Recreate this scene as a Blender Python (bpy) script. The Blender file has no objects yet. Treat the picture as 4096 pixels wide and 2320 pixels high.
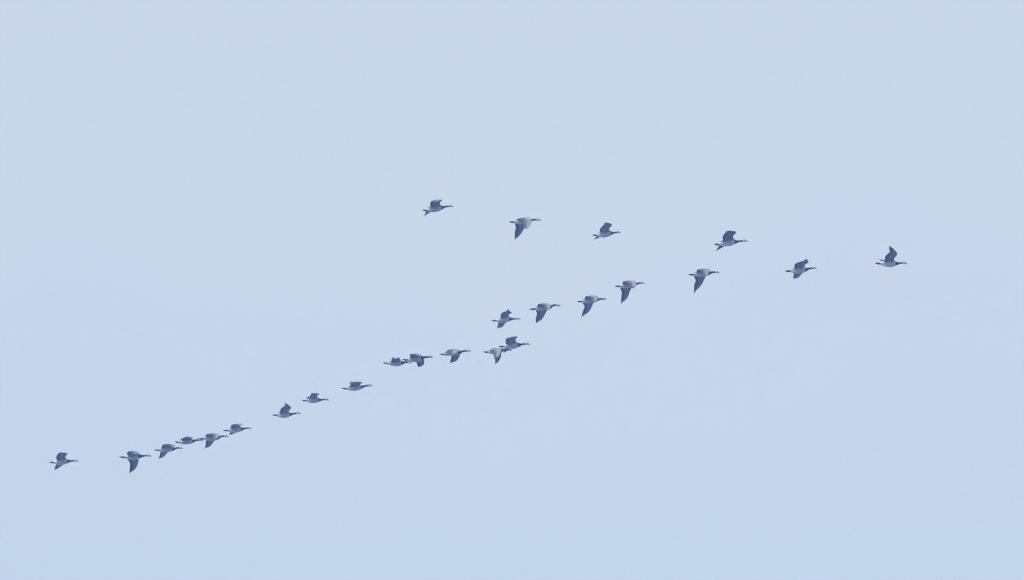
import bpy, bmesh, math, random
import numpy as np
from mathutils import Vector, Matrix

# ------------------------------------------------------------------ camera, sky, sun, exposure
SC = bpy.context.scene
COL = SC.collection
EYE = Vector((0.0, 0.0, 1.6))
PITCH = math.radians(20.0)
FOV = math.radians(15.0)
W0, H0 = 4096.0, 2320.0
FPX = W0 / 2 / math.tan(FOV / 2)

cam_data = bpy.data.cameras.new('camera')
cam_data.sensor_width = 36.0
cam_data.lens = 18.0 / math.tan(FOV / 2)
cam_data.clip_start = 0.1
cam_data.clip_end = 20000.0
cam = bpy.data.objects.new('camera', cam_data)
COL.objects.link(cam)
cam.location = EYE
cam.rotation_euler = (math.pi / 2 + PITCH, 0, 0)
SC.camera = cam

CLOUD_AT = (25.5, 13.5, 34.5)
VEIL, VEIL_COLOR = 0.65, (3.98, 4.08, 3.55)
SUN_ELEV, SUN_AZ = 58.0, 200.0       # degrees; azimuth from +Y (the view direction) towards +X
world = bpy.data.worlds.new('World')
SC.world = world
world.use_nodes = True
wn = world.node_tree
sky = wn.nodes.new('ShaderNodeTexSky')
sky.sky_type = 'NISHITA'
sky.sun_disc = False
sky.sun_elevation = math.radians(SUN_ELEV)
sky.sun_rotation = math.radians(SUN_AZ)
sky.altitude = 0
sky.air_density = 1.0
sky.dust_density = 4.0
sky.ozone_density = 1.0
wn.nodes['Background'].inputs['Strength'].default_value = 0.12
veil = wn.nodes.new('ShaderNodeMix')            # thin high cloud that whitens the whole sky evenly
veil.data_type = 'RGBA'
veil.inputs[0].default_value = VEIL
vtc = wn.nodes.new('ShaderNodeTexCoord')
vmap = wn.nodes.new('ShaderNodeMapping')
vmap.inputs['Scale'].default_value = (8, 8, 12)
vmap.inputs['Location'].default_value = CLOUD_AT
vno = wn.nodes.new('ShaderNodeTexNoise')         # faint unevenness of the cloud
vno.inputs['Scale'].default_value = 1.0
vno.inputs['Detail'].default_value = 5
vno.inputs['Roughness'].default_value = 0.55
vra = wn.nodes.new('ShaderNodeMix')
vra.data_type = 'RGBA'
vra.inputs[6].default_value = (VEIL_COLOR[0] * 0.965, VEIL_COLOR[1] * 0.96, VEIL_COLOR[2] * 1.025, 1)
vra.inputs[7].default_value = (VEIL_COLOR[0] * 1.035, VEIL_COLOR[1] * 1.04, VEIL_COLOR[2] * 0.975, 1)
wn.links.new(vtc.outputs['Generated'], vmap.inputs['Vector'])
wn.links.new(vmap.outputs[0], vno.inputs['Vector'])
wn.links.new(vno.outputs['Fac'], vra.inputs[0])
wn.links.new(vra.outputs[2], veil.inputs[7])
wn.links.new(sky.outputs[0], veil.inputs[6])
wn.links.new(veil.outputs[2], wn.nodes['Background'].inputs['Color'])

sun_data = bpy.data.lights.new('sun', 'SUN')
sun_data.energy = 0.9
sun_data.angle = math.radians(12)
sun_data.color = (1.0, 0.98, 0.94)
sun = bpy.data.objects.new('sun', sun_data)
COL.objects.link(sun)
a, e = math.radians(SUN_AZ), math.radians(SUN_ELEV)
sun_dir = Vector((math.sin(a) * math.cos(e), math.cos(a) * math.cos(e), math.sin(e)))
sun.rotation_euler = sun_dir.to_track_quat('Z', 'Y').to_euler()

SC.view_settings.view_transform = 'Standard'
SC.view_settings.look = 'None'
SC.view_settings.gamma = 1.0
SC.view_settings.use_curve_mapping = False
SC.view_settings.exposure = 1.0
SC.cycles.use_denoising = True
SC.cycles.volume_bounces = 2
SC.cycles.max_bounces = 8
SC.cycles.filter_width = 1.1

HAZE_DENSITY = 0.0032
HAZE_COLOR = (0.28, 0.50, 1.0)


# ------------------------------------------------------------------ helpers
def tag(o, label=None, cat=None, group=None, kind=None):
    for k, v in (('label', label), ('category', cat), ('group', group), ('kind', kind)):
        if v:
            o[k] = v
    return o


def link_mesh(name, me, parent=None):
    o = bpy.data.objects.new(name, me)
    COL.objects.link(o)
    if parent is not None:
        o.parent = parent
    return o


def material(name, color, rough=0.7, spec=0.25):
    m = bpy.data.materials.new(name)
    m.use_nodes = True
    b = m.node_tree.nodes['Principled BSDF']
    b.inputs['Base Color'].default_value = (*color, 1)
    b.inputs['Roughness'].default_value = rough
    b.inputs['Specular IOR Level'].default_value = spec
    return m, m.node_tree, b


def node(nt, t, **kw):
    n = nt.nodes.new(t)
    for k, v in kw.items():
        setattr(n, k, v)
    return n


def math_node(nt, op, x, y=None, z=None):
    n = node(nt, 'ShaderNodeMath', operation=op)
    for i, v in enumerate((x, y, z)):
        if v is None:
            continue
        if isinstance(v, (int, float)):
            n.inputs[i].default_value = v
        else:
            nt.links.new(v, n.inputs[i])
    return n.outputs[0]


def mix(nt, fac, c1, c2):
    n = node(nt, 'ShaderNodeMix', data_type='RGBA')
    if isinstance(fac, (int, float)):
        n.inputs[0].default_value = fac
    else:
        nt.links.new(fac, n.inputs[0])
    for i, v in ((6, c1), (7, c2)):
        if isinstance(v, tuple):
            n.inputs[i].default_value = (*v, 1)
        else:
            nt.links.new(v, n.inputs[i])
    return n.outputs[2]


def smooth_step(nt, x, lo, hi):
    n = node(nt, 'ShaderNodeMapRange', interpolation_type='SMOOTHSTEP')
    nt.links.new(x, n.inputs[0])
    n.inputs[1].default_value = lo
    n.inputs[2].default_value = hi
    return n.outputs[0]


# ------------------------------------------------------------------ materials
def plumage_material():
    m, nt, b = material('body_plumage', (0.5, 0.5, 0.5), 0.75, 0.15)
    at = node(nt, 'ShaderNodeAttribute', attribute_name='plumage')
    bar = node(nt, 'ShaderNodeAttribute', attribute_name='barring')
    tc = node(nt, 'ShaderNodeTexCoord')
    no = node(nt, 'ShaderNodeTexNoise')
    no.inputs['Scale'].default_value = 60
    no.inputs['Detail'].default_value = 4
    nt.links.new(tc.outputs['Object'], no.inputs['Vector'])
    wv = node(nt, 'ShaderNodeTexWave', wave_type='BANDS', bands_direction='X')
    wv.inputs['Scale'].default_value = 13
    wv.inputs['Distortion'].default_value = 7
    wv.inputs['Detail Scale'].default_value = 4
    nt.links.new(tc.outputs['Object'], wv.inputs['Vector'])
    k = math_node(nt, 'MULTIPLY', wv.outputs['Fac'], bar.outputs['Fac'])
    k = math_node(nt, 'MULTIPLY', k, 0.22)
    c = mix(nt, k, at.outputs['Color'], (0.10, 0.10, 0.11))
    k2 = math_node(nt, 'MULTIPLY_ADD', no.outputs['Fac'], 0.4, 0.8)
    mu = node(nt, 'ShaderNodeVectorMath', operation='SCALE')
    nt.links.new(c, mu.inputs[0])
    nt.links.new(k2, mu.inputs['Scale'])
    nt.links.new(mu.outputs[0], b.inputs['Base Color'])
    bp = node(nt, 'ShaderNodeBump')
    bp.inputs['Strength'].default_value = 0.25
    bp.inputs['Distance'].default_value = 0.004
    nt.links.new(no.outputs['Fac'], bp.inputs['Height'])
    nt.links.new(bp.outputs[0], b.inputs['Normal'])
    return m


def wing_material(name, upper):
    """u runs from the shoulder to the tip, v from leading to trailing edge"""
    m, nt, b = material(name, (0.2, 0.2, 0.2), 0.65, 0.2)
    uv = node(nt, 'ShaderNodeUVMap')
    sp = node(nt, 'ShaderNodeSeparateXYZ')
    nt.links.new(uv.outputs[0], sp.inputs[0])
    u, v = sp.outputs[0], sp.outputs[1]
    no = node(nt, 'ShaderNodeTexNoise')
    no.inputs['Scale'].default_value = 25
    no.inputs['Detail'].default_value = 5
    nt.links.new(uv.outputs[0], no.inputs['Vector'])
    # boundary between coverts and flight feathers
    edge = math_node(nt, 'MULTIPLY_ADD', u, -0.42, 0.80)
    d = math_node(nt, 'SUBTRACT', v, edge)
    d = math_node(nt, 'MULTIPLY_ADD', no.outputs['Fac'], 0.05, d)
    fl = smooth_step(nt, d, 0.0, 0.05)
    if upper:
        # silver coverts with dark, pale-tipped bars running along the wing
        ph = math_node(nt, 'MULTIPLY_ADD', no.outputs['Fac'], 0.9, math_node(nt, 'MULTIPLY_ADD', u, 3.0, math_node(nt, 'MULTIPLY', v, 8.0)))
        sw = math_node(nt, 'FRACT', ph)
        barm = smooth_step(nt, sw, 0.62, 0.8)
        barm = math_node(nt, 'MULTIPLY', barm, 0.9)
        cov = mix(nt, barm, (0.38, 0.40, 0.44), (0.08, 0.085, 0.10))
        base = mix(nt, smooth_step(nt, v, 0.25, 0.75), cov, (0.13, 0.14, 0.165))
        base = mix(nt, fl, base, (0.09, 0.095, 0.11))
        tip = smooth_step(nt, u, 0.5, 0.8)
        base = mix(nt, math_node(nt, 'MULTIPLY', tip, 0.5), base, (0.10, 0.10, 0.12))
    else:
        cov = mix(nt, no.outputs['Fac'], (0.16, 0.16, 0.165), (0.23, 0.23, 0.235))
        base = mix(nt, fl, cov, (0.085, 0.085, 0.09))
    # thin vane lines of the flight feathers
    vane = math_node(nt, 'FRACT', math_node(nt, 'MULTIPLY', u, 34.0))
    vane = smooth_step(nt, vane, 0.8, 1.0)
    vane = math_node(nt, 'MULTIPLY', math_node(nt, 'MULTIPLY', vane, fl), 0.4)
    base = mix(nt, vane, base, (0.03, 0.03, 0.035))
    nt.links.new(base, b.inputs['Base Color'])
    return m


def feather_material(name, c1, c2):
    m, nt, b = material(name, c1, 0.6, 0.25)
    uv = node(nt, 'ShaderNodeUVMap')
    sp = node(nt, 'ShaderNodeSeparateXYZ')
    nt.links.new(uv.outputs[0], sp.inputs[0])
    r = math_node(nt, 'ABSOLUTE', math_node(nt, 'SUBTRACT', sp.outputs[1], 0.5))
    k = smooth_step(nt, r, 0.02, 0.5)
    no = node(nt, 'ShaderNodeTexNoise')
    no.inputs['Scale'].default_value = 12
    nt.links.new(uv.outputs[0], no.inputs['Vector'])
    k = math_node(nt, 'MULTIPLY_ADD', no.outputs['Fac'], 0.4, k)
    nt.links.new(mix(nt, k, c1, c2), b.inputs['Base Color'])
    return m


M_BODY = plumage_material()
M_UP = wing_material('upper_wing', True)
M_LOW = wing_material('under_wing', False)
M_PRIM_UP = feather_material('flight_feather_upper', (0.10, 0.105, 0.12), (0.07, 0.075, 0.085))
M_PRIM_LOW = feather_material('flight_feather_under', (0.085, 0.085, 0.09), (0.06, 0.06, 0.065))
M_TAIL = feather_material('tail_feather', (0.025, 0.025, 0.028), (0.015, 0.015, 0.017))
M_TERT = feather_material('tertial_feather', (0.12, 0.12, 0.13), (0.07, 0.07, 0.08))
M_BILL, _nt, _b = material('bill_horn', (0.02, 0.02, 0.022), 0.4, 0.4)
M_EYE, _nt, _b = material('eye_gloss', (0.008, 0.007, 0.006), 0.15, 0.5)

# ------------------------------------------------------------------ setting: ground and haze
def build_ground():  # unseen ground sheet, added to bounce light up onto the birds
    bm = bmesh.new()
    bmesh.ops.create_grid(bm, x_segments=40, y_segments=40, size=4000)
    me = bpy.data.meshes.new('ground')
    bm.to_mesh(me); bm.free()
    m, nt, b = material('bounce_ground', (0.16, 0.18, 0.18), 0.9, 0.1)  # invented cool grey, chosen for the tint it bounces onto the bellies
    tc = node(nt, 'ShaderNodeTexCoord')
    n1 = node(nt, 'ShaderNodeTexNoise'); n1.inputs['Scale'].default_value = 0.02; n1.inputs['Detail'].default_value = 8
    nt.links.new(tc.outputs['Object'], n1.inputs['Vector'])
    nt.links.new(mix(nt, n1.outputs['Fac'], (0.14, 0.16, 0.16), (0.24, 0.25, 0.24)), b.inputs['Base Color'])
    me.materials.append(m)
    return tag(link_mesh('ground', me), kind='structure')


def build_haze():
    bm = bmesh.new()
    bmesh.ops.create_cube(bm, size=1)
    for v in bm.verts:
        v.co = Vector((v.co.x * 8200, v.co.y * 8200, -1.0 if v.co.z < 0 else 42.0))
    me = bpy.data.meshes.new('haze')
    bm.to_mesh(me); bm.free()
    m = bpy.data.materials.new('haze_air')
    m.use_nodes = True
    nt = m.node_tree
    nt.nodes.clear()
    out = node(nt, 'ShaderNodeOutputMaterial')
    pv = node(nt, 'ShaderNodeVolumePrincipled')
    pv.inputs['Color'].default_value = (*HAZE_COLOR, 1)
    pv.inputs['Density'].default_value = HAZE_DENSITY
    nt.links.new(pv.outputs[0], out.inputs['Volume'])
    m.cycles.homogeneous_volume = True
    me.materials.append(m)
    return tag(link_mesh('haze', me), kind='stuff')


build_ground()
build_haze()

# ------------------------------------------------------------------ geometry tools
R_AX = Vector((1, 0, 0))
U_AX = Vector((0, -math.sin(PITCH), math.cos(PITCH)))
F_AX = Vector((0, math.cos(PITCH), math.sin(PITCH)))


def unproject(px, py, depth):
    """point of the sky that stands at a photograph pixel and a distance along the view axis"""
    return EYE + depth * (F_AX + R_AX * ((px - W0 / 2) / FPX) + U_AX * ((H0 / 2 - py) / FPX))


def spline(ts, ps, t):
    """non-uniform Catmull-Rom through points ps at parameters ts (Vectors or floats)"""
    n = len(ts)
    t = min(max(t, ts[0]), ts[-1])
    i = 0
    while i < n - 2 and t > ts[i + 1]:
        i += 1
    def slope(j):
        if j == 0:
            return (ps[1] - ps[0]) * (1 / (ts[1] - ts[0]))
        if j == n - 1:
            return (ps[-1] - ps[-2]) * (1 / (ts[-1] - ts[-2]))
        return (ps[j + 1] - ps[j - 1]) * (1 / (ts[j + 1] - ts[j - 1]))
    h = ts[i + 1] - ts[i]
    s = (t - ts[i]) / h
    a, b, c, d = 2*s**3 - 3*s**2 + 1, s**3 - 2*s**2 + s, -2*s**3 + 3*s**2, s**3 - s**2
    return ps[i] * a + slope(i) * (b * h) + ps[i + 1] * c + slope(i + 1) * (d * h)


def vane(path, side, normal, width, prof, thick, mats, name, parent):
    """one feather: a thin closed blade along path (list of points); side/normal per point"""
    n = len(path)
    verts, faces, uvs, mi = [], [], [], []
    for i, p in enumerate(path):
        w = width * prof(i / (n - 1))
        for k in (-0.45, 0.0, 0.55):
            verts.append(p + side[i] * (w * k) + normal[i] * (thick * (1.0 if k == 0 else 0.25)))
        for k in (-0.45, 0.0, 0.55):
            verts.append(p + side[i] * (w * k) - normal[i] * (thick * (1.0 if k == 0 else 0.25)))
    def vid(i, k):
        return i * 6 + k
    for i in range(n - 1):
        for k in (0, 1):
            faces.append((vid(i, k), vid(i + 1, k), vid(i + 1, k + 1), vid(i, k + 1))); mi.append(0)
            faces.append((vid(i, k + 3), vid(i, k + 4), vid(i + 1, k + 4), vid(i + 1, k + 3))); mi.append(1)
        faces.append((vid(i, 0), vid(i, 3), vid(i + 1, 3), vid(i + 1, 0))); mi.append(0)
        faces.append((vid(i, 2), vid(i + 1, 2), vid(i + 1, 5), vid(i, 5))); mi.append(0)
    for i in (0, n - 1):
        faces.append(tuple(vid(i, k) for k in (0, 1, 2, 5, 4, 3))); mi.append(0)
    me = bpy.data.meshes.new(name)
    me.from_pydata(verts, [], faces)
    for m in mats:
        me.materials.append(m)
    me.polygons.foreach_set('material_index', [min(x, len(mats) - 1) for x in mi])
    lay = me.uv_layers.new(name='UVMap')
    for l in me.loops:
        i, k = divmod(l.vertex_index, 6)
        lay.data[l.index].uv = (i / (n - 1), (k % 3) / 2)
    bm = bmesh.new(); bm.from_mesh(me)
    bmesh.ops.recalc_face_normals(bm, faces=bm.faces)
    bm.to_mesh(me); bm.free()
    if parent is None:
        return me
    return link_mesh(name, me, parent)


# ------------------------------------------------------------------ the goose
BODY_LEN = 0.66          # metres from tail tip to bill tip
SEMI = 0.92              # wing length / body length
STATION = (0.0, 0.22, 0.42, 0.70, 1.0)   # shoulder, elbow, wrist, mid hand, tip


class Goose:
    def __init__(self, spec, idx):
        self.s = spec
        self.rng = random.Random(100 + idx)
        f = spec['f']
        ox, oy = spec['org']
        self.px = lambda p: (ox + p[0] / f, oy + p[1] / f)
        T, K = self.px(spec['T']), self.px(spec['K'])
        self.len_px = math.dist(T, K)
        self.D = spec.get('D') or BODY_LEN * FPX / self.len_px
        self.mpp = self.D / FPX                    # metres per photograph pixel at the bird
        self.L = self.len_px * self.mpp
        mb = self.px(spec['M'])
        self.hM = 0.096 * self.len_px
        self.Mc = (mb[0], mb[1] - self.hM)
        self.origin = unproject(*self.Mc, self.D)

    def at(self, p, dep=0.0):
        """local position of a photograph point, dep metres beyond the bird's own distance"""
        x, y = self.px(p)
        return unproject(x, y, self.D + dep) - self.origin

    # -- trunk, neck, head and the fleshy wing arms as one skin
    def build_body(self):
        s = self.s
        V, B, N, E, K, T = (Vector(self.px(s[k])) for k in 'VBNEKT')
        M = Vector(self.Mc)
        P0 = V + (T - V) * 0.45
        bb = K - E
        end = E + bb * 0.56
        ts = [-0.5, 0, 0.5, 1, 1.5, 2, 2.5, 3, 3.55, 4, 4.5]
        Q = V.lerp(M, 0.5); Q.y += 0.004 * self.len_px
        Rr = M.lerp(B, 0.52); Rr.y += 0.006 * self.len_px
        BN = B.lerp(N, 0.5); BN.y += 0.005 * self.len_px
        NE = N.lerp(E, 0.55)
        cs = [P0, V, Q, M, Rr, B, BN, N, NE, E, end]
        Lp = self.len_px
        hb = s['hB'] / s['f']
        hs = [0.012*Lp, 0.036*Lp, 0.076*Lp, self.hM, 0.092*Lp, hb, 0.48*hb + 0.009*Lp,
              s['hN'] / s['f'], s['hN'] / s['f'] * 1.12, s['hE'] / s['f'], s['hE'] / s['f'] * 0.45]
        ws = [0.02*Lp, 0.045*Lp, 0.085*Lp, 0.105*Lp, 0.1*Lp, hb*0.95, 0.45*hb+0.012*Lp,
              s['hN'] / s['f'], s['hN'] / s['f'] * 1.05, s['hE'] / s['f'] * 0.8, s['hE'] / s['f'] * 0.4]
        n = 70
        verts, faces = [], []
        seg = 20
        self.cl = []
        cl2 = [spline(ts, cs, ts[0] + (ts[-1] - ts[0]) * i / n) for i in range(n + 1)]
        for i in range(n + 1):
            t = ts[0] + (ts[-1] - ts[0]) * i / n
            c2 = cl2[i]
            tan2 = (cl2[min(i + 1, n)] - cl2[max(i - 1, 0)]).normalized()
            h = max(0.5, spline(ts, hs, t)) * self.mpp
            w = max(0.5, spline(ts, ws, t)) * self.mpp
            c = unproject(c2.x, c2.y, self.D) - self.origin
            tan = (R_AX * tan2.x - U_AX * tan2.y).normalized()
            lat = F_AX                                   # across the bird
            up = lat.cross(tan).normalized()
            if up.dot(U_AX) < 0:
                up = -up
            self.cl.append((t, c, h, w, up, tan))
            for k in range(seg):
                an = 2 * math.pi * k / seg
                cu, cw = math.sin(an), math.cos(an)
                verts.append(c + up * (h * cu) + lat * (w * cw))
        for i in range(n):
            for k in range(seg):
                a, b = i * seg + k, i * seg + (k + 1) % seg
                faces.append((a, b, b + seg, a + seg))
        faces.append(tuple(range(seg))[::-1])
        faces.append(tuple(range(n * seg, n * seg + seg)))
        # wing arms: tapering tubes from inside the shoulder to the wrist
        for wing in self.wings:
            pts = [wing.surf(t, 0.22) for t in (0.0, 0.08, 0.16, 0.24, 0.32, 0.42)]
            sh = self.cl[int(n * 0.44)][1]
            pts = [pts[0].lerp(sh, 0.55)] + pts
            rad = [0.040, 0.024, 0.015, 0.011, 0.009, 0.007, 0.005]
            base = len(verts)
            for j, p in enumerate(pts):
                d = (pts[min(j + 1, len(pts) - 1)] - pts[max(j - 1, 0)]).normalized()
                x = d.cross(R_AX if abs(d.x) < 0.9 else U_AX).normalized()
                y = d.cross(x)
                for k in range(10):
                    an = 2 * math.pi * k / 10
                    verts.append(p + (x * math.cos(an) + y * math.sin(an)) * rad[j] * (self.L / 0.66))
            for j in range(len(pts) - 1):
                for k in range(10):
                    a, b = base + j * 10 + k, base + j * 10 + (k + 1) % 10
                    faces.append((a, b, b + 10, a + 10))
            faces.append(tuple(range(base, base + 10))[::-1])
            q = base + (len(pts) - 1) * 10
            faces.append(tuple(range(q, q + 10)))
        me = bpy.data.meshes.new('body_cage')
        me.from_pydata(verts, [], faces)
        bm = bmesh.new(); bm.from_mesh(me)
        bmesh.ops.recalc_face_normals(bm, faces=bm.faces)
        bm.to_mesh(me); bm.free()
        tmp = bpy.data.objects.new('body_cage', me)
        COL.objects.link(tmp)
        rm = tmp.modifiers.new('skin', 'REMESH'); rm.mode = 'VOXEL'; rm.voxel_size = 0.0042
        sm = tmp.modifiers.new('smooth', 'SMOOTH'); sm.factor = 0.5; sm.iterations = 3
        dg = bpy.context.evaluated_depsgraph_get()
        out = bpy.data.meshes.new_from_object(tmp.evaluated_get(dg))
        bpy.data.objects.remove(tmp)
        bpy.data.meshes.remove(me)
        out.name = 'body'
        out.polygons.foreach_set('use_smooth', [True] * len(out.polygons))
        self.paint_body(out)
        out.materials.clear()
        out.materials.append(M_BODY)
        return link_mesh('body', out, self.root)

    def paint_body(self, me):
        nv = len(me.vertices)
        co = np.empty(nv * 3); me.vertices.foreach_get('co', co); co = co.reshape(-1, 3)
        C = np.array([c[1][:] for c in self.cl]); Tt = np.array([c[0] for c in self.cl])
        Hh = np.array([c[2] for c in self.cl]); Ww = np.array([c[3] for c in self.cl])
        Up = np.array([c[4][:] for c in self.cl])
        lat = np.array(F_AX[:])
        d2 = ((co[:, None, :] - C[None]) ** 2).sum(2)
        i = d2.argmin(1)
        # refine the station along the axis by the tangent component
        T = np.array([c[5][:] for c in self.cl])
        off = co - C[i]
        step = np.linalg.norm(C[1:] - C[:-1], axis=1).mean()
        t = Tt[i] + (off * T[i]).sum(1) / step * (Tt[1] - Tt[0])
        t = np.clip(t, -0.5, 4.6)
        up = (off * Up[i]).sum(1) / Hh[i]
        la = (off * lat).sum(1) / Ww[i]
        far = np.sqrt(up ** 2 + la ** 2) > 1.35
        ang = up / np.maximum(np.sqrt(up ** 2 + la ** 2), 1e-6)
        rgb = np.empty((nv, 3)); bar = np.zeros(nv)
        def put(mask, c, b=0.0):
            rgb[mask] = c; bar[mask] = b
        jit = 0.05 * np.sin(co[:, 2] * 90 + co[:, 1] * 130) * np.sin(co[:, 0] * 70)
        tj = t + jit * 0.5
        g0 = np.interp(tj, [0.3, 0.7, 1.3, 2.0], [0.68, 0.64, 0.52, 0.50])   # white vent and rump, greyer belly
        rgb[:] = g0[:, None] * np.array([1.0, 0.99, 0.98])
        edge = np.interp(tj, [0.40, 0.46, 0.6, 0.8, 1.0], [0.95, 0.3, -0.15, -0.38, -0.5])
        put((tj > 0.42) & (tj < 1.97) & (ang > edge) , (0.45, 0.45, 0.44), 0.8)     # flank
        put((tj > 0.55) & (tj < 1.97) & (ang > 0.72), (0.17, 0.17, 0.19), 1.0)      # mantle
        put((tj > 1.90) & (tj < 2.0) & (ang <= 0.72), (0.64, 0.64, 0.62))
        put(t < -0.12, (0.03, 0.03, 0.033))                              # tail base
        put(tj >= 2.0, (0.022, 0.022, 0.025))                            # breast and neck
        face = (t > 3.62) & (t < 4.47)
        put(face, (0.68, 0.58, 0.46))
        put(face & (ang > 0.78) & (t < 4.05), (0.03, 0.03, 0.032))       # crown
        put(face & (t > 4.05) & (ang > 0.42), (0.06, 0.06, 0.06))   # lore stripe
        put(t >= 4.47, (0.03, 0.03, 0.032))
        put(far, (0.16, 0.16, 0.17), 0.3)
        rgb *= self.rng.uniform(0.9, 1.08)                               # birds differ a little
        a = me.attributes.new('plumage', 'FLOAT_COLOR', 'POINT')
        a.data.foreach_set('color', np.concatenate([rgb, np.ones((nv, 1))], 1).ravel())
        a = me.attributes.new('barring', 'FLOAT', 'POINT')
        a.data.foreach_set('value', bar)

    def build_bill(self):
        s = self.s
        E, K = Vector(self.px(s['E'])), Vector(self.px(s['K']))
        a2 = E.lerp(K, 0.48)
        h0 = s['hE'] / s['f'] * 0.52
        verts, faces = [], []
        seg, n = 10, 8
        for i in range(n + 1):
            q = i / n
            c2 = a2.lerp(K, q)
            h = (h0 * (1 - q) ** 0.9 * (1 - 0.25 * math.sin(math.pi * q)) + 0.7) * self.mpp
            w = (h0 * 0.7 * (1 - 0.55 * q) * (1.0 if q < 0.9 else 0.7) + 0.5) * self.mpp
            c = unproject(c2.x, c2.y - 0.0, self.D) - self.origin
            for k in range(seg):
                an = 2 * math.pi * k / seg
                verts.append(c + U_AX * h * math.sin(an) * (1.0 if math.sin(an) > 0 else 0.8) + F_AX * w * math.cos(an))
        for i in range(n):
            for k in range(seg):
                a, b = i * seg + k, i * seg + (k + 1) % seg
                faces.append((a, b, b + seg, a + seg))
        faces.append(tuple(range(seg))[::-1]); faces.append(tuple(range(n * seg, (n + 1) * seg)))
        me = bpy.data.meshes.new('bill')
        me.from_pydata(verts, [], faces)
        me.polygons.foreach_set('use_smooth', [True] * len(me.polygons))
        me.materials.append(M_BILL)
        bm = bmesh.new(); bm.from_mesh(me); bmesh.ops.recalc_face_normals(bm, faces=bm.faces); bm.to_mesh(me); bm.free()
        link_mesh('bill', me, self.root)
        # eyes
        e2 = E.lerp(K, 0.06)
        hw = s['hE'] / s['f'] * 0.74 * self.mpp
        for sg in (-1, 1):
            bm = bmesh.new()
            bmesh.ops.create_uvsphere(bm, u_segments=10, v_segments=6, radius=0.0068)
            p = unproject(e2.x, e2.y - s['hE'] / s['f'] * 0.42, self.D) - self.origin + F_AX * (sg * hw * 0.86)
            for v in bm.verts:
                v.co = v.co + p
            me = bpy.data.meshes.new('eye'); bm.to_mesh(me); bm.free()
            me.polygons.foreach_set('use_smooth', [True] * len(me.polygons))
            me.materials.append(M_EYE)
            link_mesh('eye', me, self.root)

    def build_tail(self):
        s = self.s
        V, T = self.at(s['V']), self.at(s['T'])
        ax = (T - V)
        ln = ax.length
        ax.normalize()
        spread = s.get('tail', 0.10)
        latt = Vector((0, 1, 0))
        bm = bmesh.new()
        nf = 10
        for k in range(nf):
            q = (k - (nf - 1) / 2) / ((nf - 1) / 2)
            an = q * spread * 1.6
            d = (ax * math.cos(an) + latt * math.sin(an)).normalized()
            up = latt.cross(ax).normalized()
            if up.z < 0:
                up = -up
            side = up.cross(d).normalized()
            l = ln * (1.0 - 0.42 * q * q) * (1.25) * self.rng.uniform(0.97, 1.02)
            b0 = V - ax * (0.25 * ln) + latt * (q * 0.022) - up * (0.004 * q * q)
            m = 7
            path = [b0 + d * (l * i / (m - 1)) + up * (0.0018 * (nf / 2 - abs(k - (nf - 1) / 2)) - 0.004 * q * q * (i / (m - 1)) ) for i in range(m)]
            prof = lambda z: (0.55 + 0.45 * min(1, z * 2.5)) * (1.0 if z < 0.8 else math.sqrt(max(0.06, 1 - ((z - 0.8) / 0.205) ** 2)))
            me = vane(path, [side] * m, [up] * m, 0.032, prof, 0.0022, [M_TAIL], 'tail', None)
            bm.from_mesh(me)
            bpy.data.meshes.remove(me)
        me = bpy.data.meshes.new('tail')
        bm.to_mesh(me); bm.free()
        me.materials.append(M_TAIL)
        link_mesh('tail', me, self.root)

    def build(self):
        self.root = bpy.data.objects.new('barnacle_goose', None)
        self.root.empty_display_size = 0.2
        COL.objects.link(self.root)
        self.root.location = self.origin
        tag(self.root, self.s['label'], 'goose', 'geese flying in formation')
        self.wings = [Wing(self, self.s['near'], -1), Wing(self, self.s['far'], 1)]
        self.build_body()
        self.build_bill()
        self.build_tail()
        for w in self.wings:
            w.build()
        for tp in self.s.get('ter', ()):
            self.build_tertial(tp)

    def build_tertial(self, tp):
        w = self.wings[0]
        a = w.surf(0.04, 0.86)
        b = self.at(tp, a.dot(F_AX) + 0.02)
        d = (b - a)
        m = 6
        path = [a + d * (i / (m - 1)) for i in range(m)]
        up = Vector((0, 0, 1))
        side = up.cross(d).normalized()
        nn = d.normalized().cross(side).normalized()
        prof = lambda z: max(0.12, math.sin(math.pi * (0.25 + 0.74 * z)) ** 0.8)
        vane(path, [side] * m, [nn] * m, 0.024, prof, 0.0022, [M_TERT, M_TERT], 'tertial_feather', w.obj)


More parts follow.
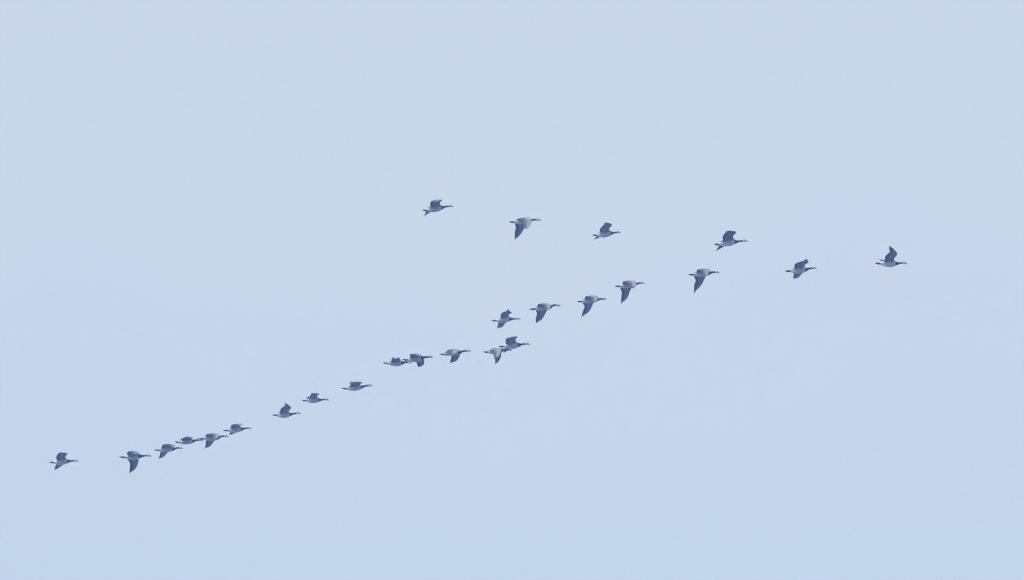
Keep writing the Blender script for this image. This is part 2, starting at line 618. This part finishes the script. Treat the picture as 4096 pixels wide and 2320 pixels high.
class Wing:
    def __init__(self, g, rows, sgn):
        self.g, self.sgn = g, sgn
        R = SEMI * g.L
        dep = sgn * 0.035
        le, te = [], []
        prev = None
        for k, row in enumerate(rows):
            if len(row) == 2:
                row = (row[0], row[1], row[0], row[1])
            l2, t2 = Vector(g.px(row[:2])), Vector(g.px(row[2:]))
            if k == 0:
                l2.y += 0.012 * g.len_px
                t2.y += 0.008 * g.len_px
            mid = l2 * 0.65 + t2 * 0.35
            if prev is not None:
                seg = (STATION[k] - STATION[k - 1]) * R
                dx = (mid.x - prev.x) * g.mpp * 0.6
                dy = (mid.y - prev.y) * g.mpp
                dep += sgn * math.sqrt(max(seg * seg - dx * dx - dy * dy, (0.28 * seg) ** 2))
            prev = mid
            le.append(unproject(l2.x, l2.y, g.D + dep) - g.origin)
            back = 0.0 if k == len(rows) - 1 else 0.012 * sgn * k
            te.append(unproject(t2.x, t2.y, g.D + dep + back) - g.origin)
        self.le, self.te = le, te
        self.obj = None

    def LE(self, t): return spline(STATION, self.le, t)
    def TE(self, t): return spline(STATION, self.te, t)

    def frame(self, t):
        a, b = self.LE(t), self.TE(t)
        a2, b2 = self.LE(min(t + 0.02, 1)), self.TE(min(t + 0.02, 1))
        a1, b1 = self.LE(max(t - 0.02, 0)), self.TE(max(t - 0.02, 0))
        span = ((a2 + b2) - (a1 + b1)).normalized()
        ch = b - a
        if ch.length < 0.03:
            ch = self.TE(0.85) - self.LE(0.85)
        n = ch.cross(span) if self.sgn < 0 else span.cross(ch)
        if n.length < 1e-7:
            n = Vector((0, 0, 1))
        return a, b, n.normalized(), span

    def surf(self, t, c):
        a, b, n, _ = self.frame(t)
        ch = (b - a).length
        cam = 0.07 * ch * 4 * c * (1 - c) * (1 - 0.5 * t) * min(1.0, self.g.s.get('hump', 0.15) + t / 0.16)
        return a.lerp(b, c) + n * cam

    def thick(self, t, c):
        th = 0.015 * (1 - t) + 0.0022
        return th * (2.2 * math.sqrt(max(c, 0.0)) * (1 - c) ** 1.3 + 0.05) + 0.0006

    def build(self):
        g = self.g
        nt_, nc = 64, 12
        t_end = 0.86 if g.s.get('slot', 1) <= 1.2 else 0.74
        rows_u, rows_l, uv = [], [], []
        for i in range(nt_ + 1):
            t = t_end * i / nt_
            # coverts reach to the trailing edge on the arm, less and less far on the hand
            if t < 0.42:
                cmax = 1.0
                cmax += 0.035 * (abs(math.sin(t * 34 * math.pi / 1.0)) - 0.6)
            else:
                q = (t - 0.42) / (t_end - 0.42)
                cmax = 0.97 - 0.55 * q ** 0.7
            ru, rl, ruv = [], [], []
            _, _, n, _ = self.frame(t)
            for j in range(nc + 1):
                c = cmax * (j / nc) ** 1.4
                p = self.surf(t, c)
                th = self.thick(t, c / cmax if t < 0.42 else c)
                ru.append(p + n * th); rl.append(p - n * th * 0.7)
                ruv.append((t, c))
            rows_u.append(ru); rows_l.append(rl); uv.append(ruv)
        verts, faces, mi, vuv = [], [], [], []
        for rows in (rows_u, rows_l):
            for r, q in zip(rows, uv):
                verts += r; vuv += q
        half = (nt_ + 1) * (nc + 1)
        idx = lambda s, i, j: s * half + i * (nc + 1) + j
        for i in range(nt_):
            for j in range(nc):
                faces.append((idx(0, i, j), idx(0, i, j + 1), idx(0, i + 1, j + 1), idx(0, i + 1, j))); mi.append(0)
                faces.append((idx(1, i, j), idx(1, i + 1, j), idx(1, i + 1, j + 1), idx(1, i, j + 1))); mi.append(1)
            for j in (0, nc):
                faces.append((idx(0, i, j), idx(0, i + 1, j), idx(1, i + 1, j), idx(1, i, j))); mi.append(1 if j else 0)
        for i in (0, nt_):
            for j in range(nc):
                faces.append((idx(0, i, j), idx(1, i, j), idx(1, i, j + 1), idx(0, i, j + 1))); mi.append(1)
        me = bpy.data.meshes.new('wing')
        me.from_pydata(verts, [], faces)
        for m in (M_UP, M_LOW):
            me.materials.append(m)
        me.polygons.foreach_set('material_index', mi)
        me.polygons.foreach_set('use_smooth', [True] * len(faces))
        lay = me.uv_layers.new(name='UVMap')
        for l in me.loops:
            lay.data[l.index].uv = vuv[l.vertex_index]
        bm = bmesh.new(); bm.from_mesh(me); bmesh.ops.recalc_face_normals(bm, faces=bm.faces); bm.to_mesh(me); bm.free()
        self.obj = link_mesh('wing', me, g.root)
        # primaries, one object each
        NP = 9
        slot = g.s.get('slot', 1.0)
        for k in range(NP):
            q = k / (NP - 1)
            tb, cb = 0.40 + 0.22 * q, 0.42 - 0.26 * q
            tt, ct = 0.50 + 0.50 * q ** 0.8, 1.0
            ext = 1.0 + g.rng.uniform(-0.15, 0.35)
            m = 9
            path, side, nor = [], [], []
            for i in range(m):
                z = i / (m - 1)
                t = tb + (tt - tb) * z
                c = cb + (ct - cb) * z ** (1.0 + 1.2 * q)
                _, _, n, _ = self.frame(min(t, 0.97))
                path.append(self.surf(min(t, 1.0), c) + n * ((0.0002 + 0.0009 * z) * (k - 4)))
                nor.append(n)
            for i in range(m):
                d = (path[min(i + 1, m - 1)] - path[max(i - 1, 0)]).normalized()
                side.append(nor[i].cross(d).normalized())
            path[-1] = path[-1] + (path[-1] - path[-2]) * (ext - 1.0)
            if slot > 1.0 and q > 0.4:
                fin = (slot - 1.0)
                d = (path[-1] - path[-3])
                path[-1] = path[-1] + d * fin * 0.35
            taper = 0.72 if slot <= 1 else 0.5
            def prof(z):
                b = 0.6 + 0.4 * min(1, z * 3)
                if z > taper:
                    y = (z - taper) / (1 - taper)
                    b *= max(0.1, 1 - 0.88 * y ** (1.6 if slot <= 1 else 0.7))
                return b
            wd = (0.052 - 0.022 * q)
            vane(path, side, nor, wd, prof, 0.0012, [M_PRIM_UP, M_PRIM_LOW], 'primary_feather', self.obj)


# ------------------------------------------------------------------ the flock
F1, F2, F3 = 2063 / 170, 2066 / 210, 2067 / 230
FLOCK = [
 dict(label='goose at the left end of the short upper line, near wing arched up, tip drooping',
  org=(1670, 770), f=F1, T=(225, 872), V=(460, 868), M=(790, 957), B=(1135, 735), hB=115, N=(1380, 682), hN=42, E=(1590, 657), hE=58, K=(1750, 697),
  near=[(1125, 610, 640, 700), (1090, 490, 622, 520), (1205, 355, 700, 408), (1000, 420, 740, 440), (790, 490)],
  far=[(1100, 640, 660, 740), (1000, 760, 600, 800), (900, 850, 520, 860), (650, 950, 430, 925), (340, 1140)],
  ter=[(520, 685), (470, 755)]),
 dict(label='second goose of the upper line, wings sweeping down with barred silver near wing showing',
  org=(2015, 840), f=F1, T=(255, 590), V=(520, 580), M=(790, 697), B=(1210, 500), hump=1.0, hB=112, N=(1470, 470), hN=44, E=(1650, 465), hE=58, K=(1820, 506),
  near=[(1310, 390, 680, 430), (1350, 490, 850, 480), (1310, 700, 940, 640), (1200, 850, 1000, 820), (1060, 935)],
  far=[(1200, 480, 700, 480), (1120, 600, 540, 640), (1020, 850, 580, 830), (800, 1200, 535, 1130), (540, 1450)],
  ter=[(540, 495)]),
 dict(label='third goose of the upper line, small, near wing raised and bent back at the tip',
  org=(2345, 865), f=F1, T=(285, 925), V=(500, 915), M=(850, 1037), B=(1170, 825), hB=108, N=(1390, 790), hN=43, E=(1555, 780), hE=55, K=(1685, 813), slot=1.5,
  near=[(1160, 710, 665, 780), (1115, 600, 670, 620), (1250, 425, 830, 430), (1130, 340, 845, 375), (890, 305)],
  far=[(1150, 740, 700, 780), (1050, 850, 620, 880), (930, 930, 560, 930), (690, 1010, 490, 970), (365, 1160)],
  ter=[(530, 830)]),
 dict(label='big goose at the right end of the upper line, near wing raised like a hook',
  org=(2840, 905), f=F1, T=(195, 885), V=(440, 880), M=(830, 970), B=(1180, 755), hB=115, N=(1430, 725), hN=42, E=(1680, 700), hE=58, K=(1850, 740), slot=1.5,
  near=[(1185, 630, 640, 720), (1120, 490, 615, 520), (1270, 305, 720, 340), (1130, 238, 740, 285), (790, 225)],
  far=[(1170, 660, 660, 740), (1080, 790, 600, 840), (960, 870, 530, 890), (700, 975, 450, 935), (280, 1240)],
  ter=[(505, 735), (450, 790)]),
 dict(label='goose just below the hook-winged one, long dark far wing hanging down, silvery back',
  org=(2735, 1060), f=F1, T=(220, 478), V=(500, 460), M=(770, 567), B=(1190, 390), hB=112, N=(1420, 345), hN=44, E=(1610, 350), hE=58, K=(1755, 388),
  near=[(1240, 300, 650, 340), (1275, 220, 640, 240), (1200, 400, 880, 330), (1130, 490, 930, 450), (1030, 550)],
  far=[(1180, 400, 680, 380), (1080, 530, 500, 530), (1000, 690, 575, 745), (860, 960, 505, 1000), (495, 1390)],
  ter=[(490, 390)]),
 dict(label='goose second from the front, near wing up with spiky tip, stubby far wing below',
  org=(3120, 1020), f=F1, T=(240, 795), V=(500, 770), M=(870, 898), B=(1215, 710), tail=0.15, hB=118, N=(1440, 650), hN=45, E=(1640, 630), hE=60, K=(1785, 660), slot=1.8,
  near=[(1200, 570, 700, 640), (1205, 490, 720, 455), (1385, 350, 910, 350), (1345, 290, 1150, 265), (1305, 190)],
  far=[(1190, 620, 720, 680), (1140, 760, 690, 800), (1070, 900, 645, 890), (870, 1110, 645, 1060), (660, 1170)],
  ter=[(520, 685)]),
 dict(label='leading goose at the far right, near wing held straight up with fingered tip',
  org=(3480, 970), f=F1, T=(235, 1003), V=(500, 1025), M=(930, 1192), B=(1220, 1020), hB=112, N=(1480, 1000), hN=38, E=(1660, 985), hE=60, K=(1810, 1040), slot=1.8,
  near=[(1205, 910, 710, 945), (1180, 780, 740, 690), (1325, 560, 900, 500), (1190, 360, 905, 290), (965, 165)],
  far=[(1190, 930, 720, 950), (1050, 900, 690, 930), (900, 890, 650, 900), (740, 870, 590, 900), (440, 815)],
  ter=[(385, 905)]),
 dict(label='silver-backed goose, second from right among four down-winged geese of the long line',
  org=(2435, 1105), f=F1, T=(285, 490), V=(560, 485), M=(800, 592), B=(1230, 400), hB=110, N=(1430, 340), hN=42, E=(1610, 325), hE=55, K=(1750, 345),
  near=[(1300, 290, 690, 340), (1330, 260, 690, 260), (1330, 390, 900, 340), (1270, 540, 1030, 480), (1140, 605)],
  far=[(1200, 400, 700, 400), (1110, 560, 570, 560), (1020, 740, 625, 780), (900, 1050, 605, 1050), (595, 1345)]),
 dict(label='goose with curved dark wing down, third from right among the four down-winged geese',
  org=(2285, 1165), f=F1, T=(275, 510), V=(540, 495), M=(800, 587), B=(1180, 420), hB=105, N=(1420, 370), hN=42, E=(1590, 375), hE=57, K=(1710, 413),
  near=[(1290, 330, 670, 370), (1325, 255, 690, 260), (1270, 420, 930, 330), (1180, 530, 1000, 450), (1080, 570)],
  far=[(1180, 420, 680, 410), (1085, 560, 555, 550), (1000, 740, 640, 745), (860, 985, 560, 1000), (500, 1265)],
  ter=[(520, 410)]),
 dict(label='long-necked goose with broad blunt wing down, leftmost of the four down-winged geese',
  org=(2095, 1195), f=F1, T=(275, 523), V=(560, 488), M=(810, 582), B=(1255, 390), hump=0.8, hB=108, N=(1450, 312), hN=44, E=(1640, 320), hE=57, K=(1810, 362),
  near=[(1300, 290, 680, 350), (1330, 290, 700, 265), (1310, 400, 930, 320), (1220, 510, 1000, 430), (1110, 530)],
  far=[(1220, 420, 700, 400), (1130, 570, 600, 570), (1040, 730, 640, 720), (890, 985, 595, 960), (595, 1200)],
  ter=[(550, 395)]),
 dict(label='goose with wings spread up and down, directly above the overlapping pair with hooked wing',
  org=(1940, 1220), f=F1, T=(310, 780), V=(540, 755), M=(850, 857), B=(1170, 680), hB=108, N=(1400, 670), hN=38, E=(1580, 660), hE=55, K=(1725, 700), slot=1.6,
  near=[(1165, 550, 760, 600), (1165, 470, 775, 440), (1300, 370, 910, 340), (1200, 310, 1050, 270), (1130, 205)],
  far=[(1150, 600, 740, 640), (1080, 740, 690, 760), (985, 890, 625, 860), (820, 1080, 617, 1010), (600, 1135)]),
 dict(label='upper goose of the overlapping pair, near wing hooked up, belly over a lower head',
  org=(1920, 1330), f=F2, T=(725, 555), V=(940, 548), M=(1240, 650), B=(1470, 495), hB=95, N=(1700, 455), hN=34, E=(1850, 445), hE=47, K=(1970, 470),
  near=[(1460, 395, 1020, 460), (1395, 290, 1012, 360), (1470, 160, 1020, 240), (1230, 200, 1000, 260), (980, 300)],
  far=[(1450, 430, 1040, 470), (1380, 500, 1000, 530), (1300, 570, 1000, 600), (1150, 675, 1000, 650), (932, 805)]),
 dict(label='lower goose of the overlapping pair, barred silver wing swept down, head partly covered',
  org=(1920, 1330), f=F2, T=(120, 770), V=(330, 770), M=(500, 846), B=(850, 695), hump=0.9, hB=86, N=(1010, 668), hN=36, E=(1170, 682), hE=42, K=(1270, 703),
  near=[(830, 640, 420, 690), (835, 700, 470, 790), (790, 850, 530, 880), (690, 960, 545, 960), (535, 1020)],
  far=[(820, 680, 450, 720), (845, 790, 520, 830), (825, 930, 560, 960), (760, 1100, 600, 1090), (610, 1250)],
  ter=[(305, 705)]),
 dict(label='goose alone between the overlapping and nose-to-tail pairs, silvery back, far wing down',
  org=(1740, 1365), f=F1, T=(240, 640), V=(430, 635), M=(700, 705), B=(1120, 550), hump=0.6, hB=105, N=(1400, 472), hN=42, E=(1590, 457), hE=57, K=(1745, 490),
  near=[(1200, 430, 600, 520), (1190, 440, 630, 420), (1110, 510, 650, 560), (960, 610, 720, 670), (800, 705)],
  far=[(1150, 520, 640, 560), (1195, 590, 800, 680), (1200, 690, 790, 770), (1050, 940, 755, 930), (745, 1075)],
  ter=[(445, 570)]),
 dict(label='front goose of the close pair nose to tail, blunt far wing hanging under its breast',
  org=(1520, 1375), f=F3, T=(795, 580), V=(980, 578), M=(1240, 662), B=(1475, 510), hB=88, N=(1650, 480), hN=33, E=(1820, 470), hE=45, K=(1925, 483),
  near=[(1460, 420, 1100, 490), (1480, 385, 1075, 410), (1490, 400, 1080, 380), (1410, 440, 1190, 380), (1310, 430)],
  far=[(1460, 450, 1110, 490), (1550, 540, 1250, 600), (1590, 610, 1310, 680), (1560, 760, 1360, 790), (1400, 850)],
  ter=[(1030, 500)]),
 dict(label='rear goose of the close pair nose to tail, wings near edge-on, no wing below belly',
  org=(1520, 1375), f=F3, T=(110, 695), V=(260, 700), M=(570, 814), B=(755, 690), hB=84, N=(930, 658), hN=34, E=(1050, 663), hE=42, K=(1135, 708), slot=1.5, D=80.0,
  near=[(740, 610, 400, 660), (730, 570, 415, 590), (735, 560, 430, 555), (710, 540, 560, 535), (685, 495)],
  far=[(730, 630, 420, 660), (690, 590, 430, 590), (640, 560, 410, 570), (560, 540, 420, 545), (475, 465)],
  ter=[(280, 660)]),
 dict(label='goose with wings edge-on over its back, alone just below the close nose-to-tail pair',
  org=(1345, 1490), f=F1, T=(265, 783), V=(500, 775), M=(850, 887), B=(1185, 710), hB=98, N=(1420, 645), hN=44, E=(1610, 630), hE=57, K=(1770, 650),
  near=[(1170, 600, 690, 660), (1165, 550, 730, 550), (1290, 500, 850, 470), (1120, 470, 850, 455), (780, 500)],
  far=[(1160, 630, 700, 670), (1050, 560, 690, 600), (1000, 500, 660, 570), (860, 455, 640, 530), (740, 430)],
  ter=[(530, 722)]),
 dict(label='small goose with short square raised wing, right of the upright-winged one lower left',
  org=(1180, 1535), f=F1, T=(320, 818), V=(540, 812), M=(870, 934), B=(1125, 785), hB=100, N=(1360, 770), hN=37, E=(1520, 760), hE=53, K=(1655, 797),
  near=[(1110, 680, 720, 700), (1080, 590, 730, 590), (1180, 488, 800, 500), (1000, 475, 800, 485), (750, 468)],
  far=[(1100, 700, 740, 730), (950, 660, 700, 680), (850, 650, 680, 640), (730, 670, 660, 640), (535, 730)],
  ter=[(575, 745)]),
 dict(label='lower-left goose with near wing upright and fingered, no wing below its belly',
  org=(1065, 1590), f=F1, T=(275, 857), V=(530, 855), M=(830, 994), B=(1120, 820), hB=100, N=(1350, 782), hN=41, E=(1530, 760), hE=54, K=(1675, 793), slot=1.7,
  near=[(1110, 720, 675, 770), (1105, 640, 690, 600), (1210, 505, 760, 490), (1130, 400, 850, 390), (955, 262)],
  far=[(1100, 750, 690, 780), (1000, 770, 680, 790), (900, 790, 640, 790), (760, 790, 610, 770), (610, 700)],
  ter=[(510, 795)]),
 dict(label='highest goose of the tight four at lower left, small far wing below it',
  org=(870, 1660), f=F1, T=(275, 762), V=(520, 750), M=(800, 867), B=(1125, 685), hB=105, N=(1360, 642), hN=37, E=(1520, 635), hE=52, K=(1660, 680),
  near=[(1110, 560, 650, 630), (1120, 510, 660, 520), (1240, 462, 740, 465), (1120, 520, 900, 465), (1010, 530)],
  far=[(1100, 600, 670, 660), (1010, 720, 640, 740), (900, 840, 610, 840), (760, 925, 600, 900), (575, 972)],
  ter=[(520, 675)]),
 dict(label='goose of the tight four with far wing down, tail above a neighbouring head',
  org=(780, 1700), f=F1, T=(135, 680), V=(430, 660), M=(720, 770), B=(1090, 610), hB=105, N=(1290, 547), hN=42, E=(1490, 542), hE=57, K=(1645, 588),
  near=[(1130, 500, 545, 550), (1180, 455, 550, 455), (1150, 560, 830, 480), (1080, 660, 870, 600), (930, 715)],
  far=[(1090, 620, 580, 600), (1000, 700, 540, 740), (915, 795, 530, 830), (735, 1030, 520, 985), (485, 1135)],
  ter=[(405, 585)]),
 dict(label='goose of the tight four with no wing below its belly, head touching a tail',
  org=(680, 1710), f=F1, T=(225, 708), V=(440, 715), M=(750, 824), B=(1070, 660), D=81.0, hB=98, N=(1280, 615), hN=45, E=(1460, 598), hE=52, K=(1610, 630),
  near=[(1060, 570, 600, 630), (1050, 530, 615, 540), (1150, 480, 680, 485), (1050, 520, 880, 470), (930, 500)],
  far=[(1050, 590, 620, 640), (900, 590, 600, 620), (750, 590, 590, 600), (640, 610, 575, 550), (465, 638)]),
 dict(label='lowest and rearmost goose of the tight four, pale raised wing and pointed far wing below',
  org=(595, 1740), f=F1, T=(255, 735), V=(520, 735), M=(780, 822), B=(1120, 690), hB=95, N=(1380, 627), hN=38, E=(1540, 625), hE=52, K=(1665, 660),
  near=[(1130, 620, 640, 620), (1200, 540, 650, 520), (1280, 480, 720, 465), (1250, 560, 1000, 500), (1120, 645)],
  far=[(1110, 650, 660, 660), (1010, 740, 600, 770), (935, 825, 575, 830), (720, 1060, 540, 985), (470, 1160)],
  ter=[(500, 640)]),
 dict(label='big goose second from the left end, long dark wing hanging straight down, near wing flat',
  org=(460, 1780), f=F1, T=(215, 598), V=(500, 590), M=(870, 727), B=(1140, 545), tail=0.15, hB=118, N=(1430, 522), hN=38, E=(1620, 512), hE=57, K=(1785, 550),
  near=[(1120, 430, 600, 480), (1150, 380, 595, 370), (1195, 350, 670, 315), (1060, 440, 780, 370), (870, 475)],
  far=[(1130, 520, 680, 560), (1130, 680, 620, 690), (1140, 810, 725, 880), (1000, 1140, 715, 1120), (708, 1390)]),
 dict(label='last goose alone at the far lower left, near wing raised square, pointed far wing below',
  org=(175, 1780), f=F1, T=(260, 850), V=(490, 845), M=(800, 977), B=(1115, 790), tail=0.15, hB=108, N=(1370, 770), hN=38, E=(1550, 760), hE=55, K=(1675, 797), slot=1.3,
  near=[(1095, 670, 625, 730), (1055, 560, 615, 560), (1155, 430, 690, 420), (1050, 388, 750, 390), (765, 368)],
  far=[(1090, 700, 640, 750), (1030, 830, 600, 860), (920, 970, 590, 950), (700, 1130, 545, 1070), (518, 1240)]),
]

for i, spec in enumerate(FLOCK):
    Goose(spec, i).build()
